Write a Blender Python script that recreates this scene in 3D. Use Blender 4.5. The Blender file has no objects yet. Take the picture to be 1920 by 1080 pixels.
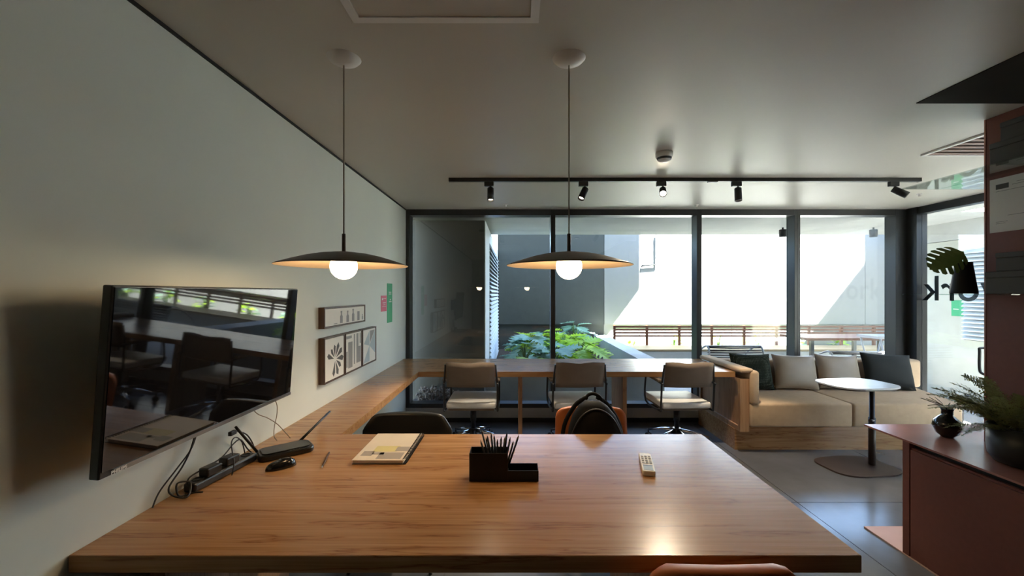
import bpy, bmesh, math, random
from mathutils import Vector, Matrix, Euler
random.seed(7)
PI = math.pi
SC = bpy.context.scene
COL = SC.collection

# ---------------------------------------------------------------- camera, sky, sun, exposure
cam_d = bpy.data.cameras.new('camera'); cam = bpy.data.objects.new('camera', cam_d); COL.objects.link(cam)
cam.location = (0, 0, 1.5); cam.rotation_euler = (PI/2, 0, 0)
cam_d.sensor_width = 36; cam_d.lens = 36*780/1920
cam_d.shift_x = -7/1920; cam_d.shift_y = 10/1920; cam_d.clip_start = 0.02
SC.camera = cam

SUN_D = Vector((-0.25, 0.40, -0.88)).normalized()
w = bpy.data.worlds.new('sky'); SC.world = w; w.use_nodes = True
nt = w.node_tree; bg = nt.nodes['Background']
sky = nt.nodes.new('ShaderNodeTexSky'); sky.sky_type = 'NISHITA'; sky.sun_disc = False
sky.sun_elevation = math.asin(-SUN_D.z); sky.sun_rotation = math.atan2(-SUN_D.x, -SUN_D.y); sky.altitude = 800
nt.links.new(sky.outputs[0], bg.inputs[0]); bg.inputs[1].default_value = 0.34
sd = bpy.data.lights.new('sun', 'SUN'); sd.energy = 26; sd.angle = 0.009; sd.color = (1.0, 0.975, 0.94)
so = bpy.data.objects.new('sun', sd); COL.objects.link(so); so.location = (6, -4, 14)
so.rotation_euler = SUN_D.to_track_quat('-Z', 'Y').to_euler()

SC.view_settings.view_transform = 'Standard'; SC.view_settings.look = 'None'
SC.view_settings.gamma = 1; SC.view_settings.use_curve_mapping = False
SC.view_settings.exposure = 3.28
SC.cycles.use_denoising = True
SC.cycles.max_bounces = 10; SC.cycles.diffuse_bounces = 6; SC.cycles.transparent_max_bounces = 16
SC.cycles.sample_clamp_indirect = 6.0
SC.cycles.caustics_reflective = False; SC.cycles.caustics_refractive = False

# ---------------------------------------------------------------- materials
def new_mat(name):
    m = bpy.data.materials.new(name); m.use_nodes = True
    return m, m.node_tree, m.node_tree.nodes['Principled BSDF']
def lk(nt, a, b): nt.links.new(a, b)
def coords(nt, scale=(1, 1, 1)):
    tc = nt.nodes.new('ShaderNodeTexCoord'); mp = nt.nodes.new('ShaderNodeMapping')
    mp.inputs['Scale'].default_value = scale; lk(nt, tc.outputs['Object'], mp.inputs[0]); return mp.outputs[0]
def noise(nt, vec, scale, detail=4, rough=.55):
    n = nt.nodes.new('ShaderNodeTexNoise'); n.inputs['Scale'].default_value = scale
    n.inputs['Detail'].default_value = detail; n.inputs['Roughness'].default_value = rough
    lk(nt, vec, n.inputs['Vector']); return n.outputs['Fac']
def ramp(nt, fac, stops):
    r = nt.nodes.new('ShaderNodeValToRGB'); e = r.color_ramp.elements
    while len(e) < len(stops): e.new(0.5)
    for i, (p, c) in enumerate(stops): e[i].position = p; e[i].color = (*c, 1)
    lk(nt, fac, r.inputs[0]); return r.outputs[0]
def bump(nt, h, p, strength=.2, dist=.002):
    b = nt.nodes.new('ShaderNodeBump'); b.inputs['Strength'].default_value = strength; b.inputs['Distance'].default_value = dist
    lk(nt, h, b.inputs['Height']); lk(nt, b.outputs[0], p.inputs['Normal'])
def mat(name, col, rough=.5, metal=0, spec=.5, var=.06, nscale=8, bmp=0, bscale=200, coat=0):
    m, nt, p = new_mat(name)
    v = coords(nt); f = noise(nt, v, nscale)
    c0 = tuple(x*(1-var) for x in col); c1 = tuple(min(1, x*(1+var)) for x in col)
    lk(nt, ramp(nt, f, [(.3, c0), (.7, c1)]), p.inputs['Base Color'])
    p.inputs['Roughness'].default_value = rough; p.inputs['Metallic'].default_value = metal
    p.inputs['Specular IOR Level'].default_value = spec; p.inputs['Coat Weight'].default_value = coat
    if bmp: bump(nt, noise(nt, v, bscale, 2), p, bmp, .001)
    return m
def wood(name, cols, rough=.3, axis=0, spec=.5):
    m, nt, p = new_mat(name)
    def sc(a, b):
        s = [b, b, b]; s[axis] = a; return tuple(s)
    v1 = coords(nt, sc(.55, 7)); v2 = coords(nt, sc(1.6, 55)); v3 = coords(nt, sc(4, 260))
    n1 = noise(nt, v1, 1.3, 5, .6); n2 = noise(nt, v2, 1, 3); n3 = noise(nt, v3, 1, 1)
    # flat-sawn figure: contour lines of a stretched field
    mul = nt.nodes.new('ShaderNodeMath'); mul.operation = 'MULTIPLY'; mul.inputs[1].default_value = 11; lk(nt, n1, mul.inputs[0])
    fr = nt.nodes.new('ShaderNodeMath'); fr.operation = 'PINGPONG'; fr.inputs[1].default_value = 1; lk(nt, mul.outputs[0], fr.inputs[0])
    pw = nt.nodes.new('ShaderNodeMath'); pw.operation = 'POWER'; pw.inputs[1].default_value = 9; lk(nt, fr.outputs[0], pw.inputs[0])
    base = ramp(nt, n2, [(.25, cols[0]), (.5, cols[1]), (.78, cols[2])])
    mx = nt.nodes.new('ShaderNodeMixRGB'); mx.blend_type = 'MULTIPLY'
    md = nt.nodes.new('ShaderNodeMath'); md.operation = 'MULTIPLY'; md.inputs[1].default_value = .8; lk(nt, pw.outputs[0], md.inputs[0])
    lk(nt, md.outputs[0], mx.inputs[0]); lk(nt, base, mx.inputs[1]); mx.inputs[2].default_value = (.50, .36, .24, 1)
    m2 = nt.nodes.new('ShaderNodeMixRGB'); m2.blend_type = 'MULTIPLY'; m2.inputs[0].default_value = .5
    lk(nt, mx.outputs[0], m2.inputs[1]); lk(nt, ramp(nt, n3, [(.3, (.72, .66, .6)), (.6, (1, 1, 1))]), m2.inputs[2])
    lk(nt, m2.outputs[0], p.inputs['Base Color'])
    p.inputs['Roughness'].default_value = rough; p.inputs['Specular IOR Level'].default_value = spec
    bump(nt, n3, p, .06, .0006)
    return m
def emis(name, col, strength):
    m, nt, p = new_mat(name); p.inputs['Base Color'].default_value = (.9, .85, .75, 1)
    p.inputs['Emission Color'].default_value = (*col, 1); p.inputs['Emission Strength'].default_value = strength
    return m
def glass(name, tint=(.93, .96, .95), ior=1.5, mul=1.0):
    m, nt, p = new_mat(name); nt.nodes.remove(p); out = nt.nodes['Material Output']
    t = nt.nodes.new('ShaderNodeBsdfTransparent'); t.inputs[0].default_value = (*tint, 1)
    g = nt.nodes.new('ShaderNodeBsdfGlossy'); g.inputs['Roughness'].default_value = 0.0
    f = nt.nodes.new('ShaderNodeFresnel'); f.inputs[0].default_value = ior
    ge = nt.nodes.new('ShaderNodeNewGeometry'); mr = nt.nodes.new('ShaderNodeMapRange')   # leaving face: thin pane, no total reflection
    mr.inputs['To Min'].default_value = ior; mr.inputs['To Max'].default_value = 1/ior
    lk(nt, ge.outputs['Backfacing'], mr.inputs['Value']); lk(nt, mr.outputs[0], f.inputs[0])
    x = nt.nodes.new('ShaderNodeMixShader'); lk(nt, f.outputs[0], x.inputs[0]); lk(nt, t.outputs[0], x.inputs[1]); lk(nt, g.outputs[0], x.inputs[2])
    lk(nt, x.outputs[0], out.inputs[0]); return m
def leafmat(name, c0, c1, trans=.4, nscale=3):
    m, nt, p = new_mat(name); out = nt.nodes['Material Output']
    v = coords(nt); c = ramp(nt, noise(nt, v, nscale), [(.3, c0), (.7, c1)])
    lk(nt, c, p.inputs['Base Color']); p.inputs['Roughness'].default_value = .45
    t = nt.nodes.new('ShaderNodeBsdfTranslucent'); lk(nt, c, t.inputs[0])
    x = nt.nodes.new('ShaderNodeMixShader'); x.inputs[0].default_value = trans
    lk(nt, p.outputs[0], x.inputs[1]); lk(nt, t.outputs[0], x.inputs[2]); lk(nt, x.outputs[0], out.inputs[0]); return m
def knit(name, col, scale=60):
    m, nt, p = new_mat(name); v = coords(nt)
    vo = nt.nodes.new('ShaderNodeTexVoronoi'); vo.inputs['Scale'].default_value = scale; vo.inputs['Randomness'].default_value = .15
    lk(nt, v, vo.inputs['Vector'])
    lk(nt, ramp(nt, vo.outputs['Distance'], [(.1, tuple(c*1.5 for c in col)), (.55, tuple(c*.35 for c in col))]), p.inputs['Base Color'])
    p.inputs['Roughness'].default_value = .9; p.inputs['Specular IOR Level'].default_value = .1
    inv = nt.nodes.new('ShaderNodeMath'); inv.operation = 'SUBTRACT'; inv.inputs[0].default_value = 1; lk(nt, vo.outputs['Distance'], inv.inputs[1])
    bump(nt, inv.outputs[0], p, .9, .006); return m

M = {}
M['wall'] = mat('wall_paint', (.70, .73, .675), .75, spec=.2, var=.02, nscale=2, bmp=.05, bscale=300)
M['ceiling'] = mat('ceiling_paint', (.56, .525, .46), .42, spec=.5, var=.02, nscale=1.5)
M['darkfield'] = mat('dark_ceiling_paint', (.035, .031, .028), .95, spec=.05)
M['rearwall'] = mat('rear_wall_paint', (.13, .125, .115), .8, spec=.2)
M['white'] = mat('white_paint', (.78, .76, .73), .5)
M['floor'] = mat('polished_concrete', (.105, .108, .118), .20, spec=.6, var=.14, nscale=3)
M['grout'] = mat('grout', (.05, .05, .055), .8)
M['oak'] = wood('oak_veneer', ((.31, .160, .064), (.41, .220, .094), (.50, .285, .135)), .25)
M['oak_v'] = wood('oak_veneer_upright', ((.33, .185, .095), (.42, .245, .130), (.50, .31, .175)), .4, axis=2)
M['walnut'] = wood('walnut_frame', ((.055, .028, .015), (.085, .042, .022), (.11, .056, .03)), .45, axis=2)
M['alu'] = mat('dark_window_metal', (.035, .037, .04), .35, spec=.5, var=.05)
M['black'] = mat('black_metal', (.014, .013, .013), .38, spec=.5)
M['blackplastic'] = mat('black_plastic', (.012, .012, .012), .3, spec=.5)
M['matteblack'] = mat('matte_black', (.010, .010, .010), .55, spec=.3)
M['chrome'] = mat('chrome', (.75, .76, .78), .15, metal=1)
M['glass'] = glass('window_glass')
M['shelfglass'] = glass('shelf_glass', (.86, .90, .88))
M['red'] = mat('terracotta_lacquer', (.185, .062, .042), .5, spec=.35, var=.05, nscale=40, bmp=.08, bscale=500)
M['redtop'] = mat('terracotta_metal_top', (.38, .165, .12), .24, spec=.6, var=.06)
M['redfloor'] = mat('terracotta_floor_plate', (.52, .33, .28), .35, var=.04)
M['beige'] = mat('beige_upholstery', (.50, .365, .245), .85, spec=.15, var=.05, nscale=20, bmp=.25, bscale=600)
M['taupe'] = mat('taupe_fabric', (.205, .16, .125), .85, spec=.15, bmp=.2, bscale=700)
M['seatwhite'] = mat('offwhite_leather', (.76, .76, .75), .42, spec=.4, bmp=.05)
M['silk'] = mat('taupe_satin', (.33, .265, .205), .42, spec=.5, bmp=.08, bscale=30)
M['knit'] = knit('green_knit', (.055, .065, .048))
M['greycush'] = mat('charcoal_fabric', (.022, .024, .023), .8, spec=.2, bmp=.3, bscale=500)
M['orange'] = mat('rust_orange_leather', (.42, .125, .04), .45, spec=.4, bmp=.1, bscale=150)
M['blackleather'] = mat('black_leather', (.012, .012, .011), .38, spec=.5, bmp=.3, bscale=14)
M['nylon'] = mat('black_nylon', (.006, .006, .006), .65, spec=.15, bmp=.3, bscale=400)
M['shade'] = mat('bronze_shade', (.09, .07, .052), .45, spec=.4)
M['shadein'] = mat('cream_shade_lining', (.80, .62, .42), .55)
M['bulb'] = emis('warm_globe', (1.0, .74, .44), 4.2)
M['lens'] = emis('spot_lens', (1.0, .86, .64), 40)
M['lensoff'] = emis('spot_lens_soft', (1.0, .86, .64), 3)
M['dot'] = emis('ceiling_dot', (1, .95, .85), 3)
M['canvas'] = mat('print_paper', (.74, .71, .64), .7, var=.02)
M['ink'] = mat('print_ink', (.095, .095, .09), .8)
M['inkgrey'] = mat('print_grey', (.30, .295, .28), .8)
M['inkblue'] = mat('print_pale_blue', (.42, .49, .50), .8)
M['pink'] = mat('pink_card', (.60, .11, .17), .6, var=.02)
M['green'] = mat('green_card', (.03, .33, .14), .6, var=.02)
M['paper'] = mat('paper', (.72, .70, .66), .8, var=.02)
M['cover'] = mat('notebook_cover', (.70, .62, .50), .5, var=.04)
M['coveryellow'] = mat('notebook_yellow', (.62, .55, .24), .5)
M['covergrey'] = mat('notebook_grey', (.36, .32, .28), .5)
M['ivory'] = mat('ivory_plastic', (.70, .66, .55), .4)
M['rbutton'] = mat('remote_button', (.16, .15, .12), .5)
M['lcd'] = mat('remote_display', (.36, .40, .37), .2)
M['screen'] = mat('tv_screen', (.006, .006, .007), .03, spec=.5, var=0)
M['bezel'] = mat('tv_silver_strip', (.20, .20, .20), .3, metal=.7)
M['cableblack'] = mat('black_cable', (.012, .012, .012), .5)
M['cabletan'] = mat('tan_cable', (.24, .19, .13), .5)
M['cord'] = mat('pale_cord', (.42, .36, .28), .6)
M['greybox'] = mat('grey_board', (.085, .083, .078), .8)
M['ceramic'] = mat('black_glaze', (.008, .008, .008), .12, spec=.6)
M['potblack'] = mat('black_pot', (.016, .018, .016), .42)
M['tabletop'] = mat('white_laminate', (.70, .72, .74), .25)
M['bronze'] = mat('dark_bronze', (.045, .030, .025), .4)
M['grille'] = mat('grille_slat', (.28, .17, .13), .5)
M['fern'] = leafmat('fern_leaf', (.13, .15, .045), (.34, .34, .13), .35, 9)
M['dry'] = leafmat('dried_sprig', (.12, .10, .055), (.26, .22, .13), .3, 20)
M['monst'] = leafmat('monstera_leaf', (.04, .055, .012), (.10, .12, .03), .25, 6)
M['philo'] = leafmat('philodendron_leaf_sunlit', (.28, .50, .025), (.55, .72, .08), .45, 1.5)  # sunlit brightness is put into this leaf colour
M['philo_shade'] = leafmat('leaf_shade_tint', (.16, .32, .22), (.36, .54, .42), .35, 2)  # same plants in shade: the bluish cast is put into the leaf colour
M['stem'] = mat('plant_stem', (.12, .20, .05), .6)
M['soil'] = mat('soil', (.035, .025, .018), .95, var=.3, nscale=40)
M['concrete'] = mat('concrete', (.46, .465, .45), .85, spec=.2, var=.10, nscale=2.5, bmp=.1, bscale=60)
M['concretelight'] = mat('pale_concrete', (.47, .47, .41), .85, spec=.2, var=.08, nscale=3)
M['farwall'] = mat('white_render', (.25, .25, .245), .9, spec=.1, var=.02)
M['fargrey'] = mat('grey_panel', (.068, .072, .067), .85, spec=.15, var=.06)
M['soffit'] = mat('soffit_render', (.46, .46, .44), .85, spec=.1, var=.05, nscale=3)
M['darkwall'] = mat('dark_cladding', (.072, .064, .050), .6, spec=.3)
M['louver'] = mat('louver_white', (.62, .66, .68), .5)
M['terrace'] = mat('terrace_paving', (.24, .24, .235), .7, var=.08)
M['pebble'] = mat('pebble', (.16, .12, .095), .8, var=.5, nscale=25)
M['teak'] = wood('red_teak', ((.08, .022, .010), (.11, .032, .014), (.15, .048, .022)), .6)
M['teakpale'] = wood('pale_teak', ((.26, .19, .10), (.32, .24, .13), (.38, .30, .17)), .5)
M['rope'] = mat('grey_cord', (.06, .055, .06), .7)
M['greymetal'] = mat('grey_metal', (.30, .30, .31), .4)

# ---------------------------------------------------------------- mesh helpers
def BM(): return bmesh.new()
def box(bm, x0, x1, y0, y1, z0, z1, bev=0, seg=2):
    vs = [bm.verts.new((x, y, z)) for x in (x0, x1) for y in (y0, y1) for z in (z0, z1)]
    fs = [(0, 1, 3, 2), (4, 6, 7, 5), (0, 4, 5, 1), (2, 3, 7, 6), (0, 2, 6, 4), (1, 5, 7, 3)]
    faces = [bm.faces.new([vs[i] for i in f]) for f in fs]
    if bev:
        es = list({e for f in faces for e in f.edges})
        bmesh.ops.bevel(bm, geom=es, offset=bev, segments=seg, profile=.5, affect='EDGES')
    return bm
def bxm(*a, **k): return box(BM(), *a, **k)
def tube(bm, pts, r, n=8, cap=True):
    pts = [Vector(p) for p in pts]; rings = []
    up = Vector((0, 0, 1)); prev = None
    for i, p in enumerate(pts):
        t = (pts[min(i+1, len(pts)-1)] - pts[max(i-1, 0)]).normalized()
        if prev is None:
            a = up.cross(t)
            if a.length < 1e-3: a = Vector((1, 0, 0)).cross(t)
        else:
            a = prev - t*prev.dot(t)
        a.normalize(); prev = a; b = t.cross(a)
        rr = r[i] if isinstance(r, (list, tuple)) else r
        rings.append([bm.verts.new(p + (a*math.cos(2*PI*k/n) + b*math.sin(2*PI*k/n))*rr) for k in range(n)])
    for q in range(len(rings)-1):
        for k in range(n):
            f = bm.faces.new((rings[q][k], rings[q][(k+1) % n], rings[q+1][(k+1) % n], rings[q+1][k])); f.smooth = True
    if cap: bm.faces.new(rings[0][::-1]); bm.faces.new(rings[-1])
    return bm
def smoothpath(pts, k=6):
    P = [Vector(p) for p in pts]; out = []
    for i in range(len(P)-1):
        p0, p1, p2, p3 = P[max(i-1, 0)], P[i], P[i+1], P[min(i+2, len(P)-1)]
        for j in range(k):
            t = j/k
            out.append(.5*((2*p1) + (p2-p0)*t + (2*p0-5*p1+4*p2-p3)*t*t + (3*p1-p0-3*p2+p3)*t**3))
    return out + [P[-1]]
def lathe(bm, prof, n=32, c=(0, 0, 0), cap0=False, cap1=False):
    rings = []
    for r, z in prof:
        if r < 1e-5: rings.append([bm.verts.new((c[0], c[1], c[2]+z))])
        else: rings.append([bm.verts.new((c[0]+r*math.cos(2*PI*k/n), c[1]+r*math.sin(2*PI*k/n), c[2]+z)) for k in range(n)])
    for a, b in zip(rings, rings[1:]):
        for k in range(n):
            k2 = (k+1) % n
            if len(a) == 1 and len(b) == 1: continue
            if len(a) == 1: f = bm.faces.new((a[0], b[k2], b[k]))
            elif len(b) == 1: f = bm.faces.new((a[k], a[k2], b[0]))
            else: f = bm.faces.new((a[k], a[k2], b[k2], b[k]))
            f.smooth = True
    if cap0 and len(rings[0]) > 1: bm.faces.new(rings[0][::-1])
    if cap1 and len(rings[-1]) > 1: bm.faces.new(rings[-1])
    return bm
def cyl(bm, c, r, z0, z1, n=20, r1=None):
    return lathe(bm, [(0, z0), (r, z0), (r1 or r, z1), (0, z1)], n, (c[0], c[1], 0)) if False else lathe(bm, [(r, z0), (r1 or r, z1)], n, (c[0], c[1], 0), True, True)
def prism(bm, pts, axis, a, b, bev=0):
    """extrude polygon pts (2D) along axis from a to b"""
    def mk(p, t):
        return {0: (t, p[0], p[1]), 1: (p[0], t, p[1]), 2: (p[0], p[1], t)}[axis]
    v0 = [bm.verts.new(mk(p, a)) for p in pts]; v1 = [bm.verts.new(mk(p, b)) for p in pts]
    n = len(pts); fs = [bm.faces.new(v0[::-1]), bm.faces.new(v1)]
    for i in range(n): fs.append(bm.faces.new((v0[i], v0[(i+1) % n], v1[(i+1) % n], v1[i])))
    bmesh.ops.recalc_face_normals(bm, faces=fs)
    if bev: bmesh.ops.bevel(bm, geom=list({e for f in fs[:2] for e in f.edges}), offset=bev, segments=2, profile=.5, affect='EDGES')
    return bm
def rrect(x0, x1, y0, y1, r, k=5):
    out = []
    for cx, cy, a0 in ((x1-r, y1-r, 0), (x0+r, y1-r, PI/2), (x0+r, y0+r, PI), (x1-r, y0+r, 1.5*PI)):
        for j in range(k+1):
            a = a0 + PI/2*j/k; out.append((cx+r*math.cos(a), cy+r*math.sin(a)))
    return out
def obj(name, bm, m, parent=None, loc=(0, 0, 0), rot=None, smooth=False, **props):
    if isinstance(bm, bpy.types.Mesh): me = bm
    else:
        if smooth:
            for f in bm.faces: f.smooth = True
        me = bpy.data.meshes.new(name); bmesh.ops.recalc_face_normals(bm, faces=bm.faces) if not bm.faces or True else None
        bm.to_mesh(me); bm.free()
    if not me.materials: me.materials.append(M[m])
    o = bpy.data.objects.new(name, me); COL.objects.link(o); o.location = loc
    if rot: o.rotation_euler = rot
    if parent: o.parent = parent
    for k, v in props.items(): o[k] = v
    return o
def tag(o, label, cat, group=None):
    o['label'] = label; o['category'] = cat
    if group: o['group'] = group
    return o
def thing(name, label, cat, loc=(0, 0, 0), rz=0, group=None, rot=None):
    o = bpy.data.objects.new(name, None); COL.objects.link(o); o.empty_display_size = .1
    o.location = loc; o.rotation_euler = rot or (0, 0, rz); return tag(o, label, cat, group)
def sgroup(name):
    o = bpy.data.objects.new(name, None); COL.objects.link(o); o['kind'] = 'structure'; return o
def struct(name, bm, m, parent=None):
    o = obj(name, bm, m, parent)
    if not parent: o['kind'] = 'structure'
    return o
def dup(root, loc, rz, label, group=None):
    r = root.copy(); COL.objects.link(r); r.location = loc; r.rotation_euler = (0, 0, rz); r['label'] = label
    if group: r['group'] = group
    for ch in root.children:
        c = ch.copy(); COL.objects.link(c); c.parent = r
        for g in ch.children:
            d = g.copy(); COL.objects.link(d); d.parent = c
    return r
def text_mesh(s, size, ext=.001, bold=0, gap=1):
    cu = bpy.data.curves.new('lettering', 'FONT'); cu.body = s; cu.size = size; cu.extrude = ext; cu.offset = bold; cu.space_character = gap
    o = bpy.data.objects.new('lettering_tmp', cu); COL.objects.link(o)
    me = bpy.data.meshes.new_from_object(o.evaluated_get(bpy.context.evaluated_depsgraph_get()))
    bpy.data.objects.remove(o); bpy.data.curves.remove(cu); return me

# ================================================================ SETTING
WX = -1.282; RX = 4.60; WY = 4.85; CZ = 2.48; BY = -2.2
# floor: grout bed with large concrete tiles
fl = struct('floor', bxm(WX, RX+.1, BY, 5.0, -.10, -.004), 'grout')
xs = [WX] + [x for x in (2.02+1.2*k for k in range(-3, 4)) if WX < x < RX+.1] + [RX+.1]
ys = [BY] + [y for y in (2.985+1.2*k for k in range(-5, 3)) if BY < y < 5.0] + [5.0]
for a, b in zip(xs, xs[1:]):
    for c, d in zip(ys, ys[1:]):
        if b-a > .02 and d-c > .02:
            obj('tile', bxm(a+.0025, b-.0025, c+.0025, d-.0025, -.02, 0), 'floor', fl)
struct('wall_left', bxm(WX-.15, WX, BY, 5.0, -.05, CZ+.02), 'wall')
struct('wall_rear', bxm(WX-.15, RX+.15, BY-.15, BY, -.05, CZ+.02), 'rearwall')
struct('wall_right', bxm(RX, RX+.15, BY, 1.6, -.05, CZ+.02), 'wall')
struct('wall_window_base', bxm(WX, RX+.1, WY, 5.0, 0, .163), 'concrete')
struct('baseboard_window', bxm(WX, RX, WY-.012, WY, 0, .05), 'black')
struct('ceiling', bxm(WX-.15, RX+.15, BY-.15, 5.0, CZ, CZ+.12), 'ceiling')
struct('shadow_gap_strip', bxm(WX, WX+.006, BY, WY, CZ-.014, CZ), 'matteblack')  # black strip stands in for the shaded gap between wall and ceiling
# darker dropped field of the ceiling above the shelves
struct('ceiling_dark_field', bxm(2.06, RX, BY, 2.14, CZ-.004, CZ+.02), 'darkfield')
# ceiling hatch frame
ht = sgroup('ceiling_hatch')
obj('hatch_panel', bxm(-.55, .05, .86, 1.464, CZ-.006, CZ+.01), 'ceiling', ht)
for a in ((-.582, .082, 1.464, 1.494), (-.582, .082, .83, .86), (-.582, -.552, .86, 1.464), (.052, .082, .86, 1.464)):
    obj('hatch_frame', bxm(*a, CZ-.010, CZ+.01), 'white', ht)
# air grille
gr = sgroup('ceiling_air_grille')
obj('grille_throat', bxm(2.88, 3.6, 2.32, 2.92, CZ-.002, CZ+.01), 'matteblack', gr)
for a in ((2.86, 2.885, 2.30, 2.94), (2.885, 3.62, 2.92, 2.94), (2.885, 3.62, 2.30, 2.32), (3.595, 3.62, 2.32, 2.92)):
    obj('grille_frame', bxm(*a, CZ-.012, CZ), 'white', gr)
for i in range(9):
    y = 2.36 + i*.065
    obj('slat', bxm(2.885, 3.595, y, y+.035, CZ-.010, CZ-.001), 'grille', gr)

# windows: deep dark frames, glass at the outer side
XE = [(-1.282, .435), (.435, 2.14), (2.14, 3.285), (3.285, 4.60)]
JW = [(.045, .027), (.027, .028), (.030, .034), (.034, .17)]
for i, ((x0, x1), (jl, jr)) in enumerate(zip(XE, JW)):
    wn = sgroup('window_%d' % (i+1))
    obj('frame', bxm(x0, x0+jl, WY, 5.0, .163, CZ, bev=.002, seg=1), 'alu', wn)
    obj('frame', bxm(x1-jr, x1, WY, 5.0, .163, CZ, bev=.002, seg=1), 'alu', wn)
    obj('frame', bxm(x0+jl, x1-jr, WY, 5.0, 2.412, CZ, bev=.002, seg=1), 'alu', wn)
    obj('frame', bxm(x0+jl, x1-jr, WY, 5.0, .163, .213, bev=.002, seg=1), 'alu', wn)
    obj('pane', bxm(x0+jl, x1-jr, 4.972, 4.980, .213, 2.412), 'glass', wn)
# glass side wall with door
w5 = sgroup('window_5')
obj('frame', bxm(4.55, 4.67, 4.72, WY, 0, CZ), 'black', w5)
obj('frame', bxm(4.57, 4.67, 1.6, 4.72, 2.40, CZ), 'black', w5)
obj('frame', bxm(4.57, 4.67, 1.6, 1.68, 0, 2.40), 'black', w5)
obj('frame', bxm(4.58, 4.66, 1.68, 4.72, 0, .02), 'black', w5)
obj('pane', bxm(4.605, 4.613, 1.68, 2.9, .02, 2.40), 'glass', w5)
obj('pane', bxm(4.605, 4.613, 2.906, 4.72, .02, 2.40), 'glass', w5)
for sx in (-1, 1):
    x = 4.609 + sx*.06
    obj('handle', tube(BM(), smoothpath([(4.609+sx*.006, 4.08, .965), (x, 4.08, .96), (x, 4.08, .93), (x, 4.08, .76), (x, 4.05, .715), (4.609+sx*.006, 4.0, .70)], 5), .012), 'black', w5)
tw = text_mesh('work', .385, .0015, .004, 1.05)
tw.materials.append(M['matteblack'])
t = bpy.data.objects.new('window_lettering', tw); COL.objects.link(t); t.location = (4.6155, 3.85, 1.425); t.rotation_euler = (PI/2, 0, PI/2)
tag(t, 'black word lettered on the glass side wall, seen from behind', 'lettering')

# ---------------------------------------------------------------- outside
struct('terrace_floor', bxm(-3, 14, 5.0, 14, -.15, 0), 'terrace')
struct('terrace_floor_side', bxm(RX+.1, 14, BY-2, 5.0, -.15, 0), 'terrace')
struct('ceiling_terrace', bxm(WX-.15, 14.0, 5.0, 6.95, CZ, CZ+.12), 'soffit')
struct('ceiling_terrace_side', bxm(RX+.15, 5.35, BY-2, 5.0, CZ, CZ+.12), 'soffit')
struct('added_sun_cover', bxm(6.0, 14.0, BY-2, 5.0, CZ, CZ+.12), 'soffit')  # unseen roof, added to keep sun off the ground beyond the concrete wall
struct('added_sun_screen', bxm(WX-.15, 14.0, 6.78, 6.95, CZ+.12, 4.02), 'soffit')  # unseen screen, added to keep the bench and plants out of the sun
# far wall in panels
fw = sgroup('wall_far')
px = [-.37, .75, 1.915, 2.69, 4.7, 6.1, 7.56, 9.2, 11, 13]
for a, b in zip(px, px[1:]):
    fm = 'fargrey' if b <= 1.92 else 'farwall'
    obj('panel', bxm(a+.004, b-.004, 9.0, 9.2, .83, 2.80), fm, fw)
    obj('panel', bxm(a+.004, b-.004, 9.06, 9.2, 0, .83), 'farwall' if a > 1.9 else fm, fw)
obj('backing', bxm(-.4, 13, 9.2, 9.25, 0, 2.80), 'fargrey', fw)
# dark clad wing at left with louvred side
dw = struct('wall_outside_left', bxm(WX-.15, -.40, 5.25, 9.25, 0, 2.42), 'darkwall')
ls = sgroup('wall_louvred')
obj('side_panel', bxm(-.40, -.385, 5.26, 9.0, 0, 2.42), 'louver', ls)
for i in range(30):
    z = .30 + i*.064
    obj('slat', prism(BM(), [(-.385, z+.03), (-.385, z+.042), (-.355, z+.012), (-.355, z)], 1, 6.1, 8.7), 'louver', ls)
obj('louvre_back', bxm(-.3855, -.384, 6.1, 8.7, .28, 2.24), 'matteblack', ls)
# pale concrete wall seen through the side glass
cw = sgroup('wall_outside_right')
obj('panel', bxm(6.0, 6.25, .5, 6.07, 0, 2.222), 'concretelight', cw)
obj('beam', bxm(6.0, 6.25, .5, 6.07, 2.23, 2.48), 'concrete', cw)
for i in range(22):
    z = .89 + i*.054
    obj('slat', prism(BM(), [(5.995, z+.04), (5.995, z+.05), (5.955, z+.012), (5.955, z)], 1, 4.6, 5.56), 'louver', cw)
obj('louvre_back', bxm(5.993, 6.0, 4.6, 5.56, .88, 2.09), 'alu', cw)
# unseen sun blockers, added and shaped for the shadow edges on the far wall
kx = -SUN_D.x/SUN_D.y; kz = -SUN_D.z/SUN_D.y; T = 9.0-6.6
def shifted(pts): return [(x+kx*T, z+kz*T) for x, z in pts]
LP = shifted([(2.69, 9), (2.69, 1.615), (2.11, .83), (.3, -1.62)]); x0 = LP[-1][0]
struct('sun_blocker_left', prism(BM(), LP + [(x0, 2.6), (-4, 2.6), (-4, LP[0][1])], 1, 6.57, 6.6), 'soffit')
RP = shifted([(7.56, 9), (7.56, 2.19), (6.5, .83), (5.2, -.83)])
struct('sun_blocker_right', prism(BM(), [(RP[-1][0], 2.6), RP[3], RP[2], RP[1], RP[0], (16, RP[0][1]), (16, 2.6)], 1, 6.57, 6.6), 'soffit')
# planter walls
struct('planter_wall_front', bxm(-.38, 1.93, 5.40, 5.55, 0, .45), 'concrete')
struct('planter_wall_side', bxm(1.685, 1.93, 5.55, 9.0, 0, .60), 'concrete')
struct('planter_soil', bxm(-.38, 1.685, 5.55, 9.0, 0, .30), 'soil')

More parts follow.
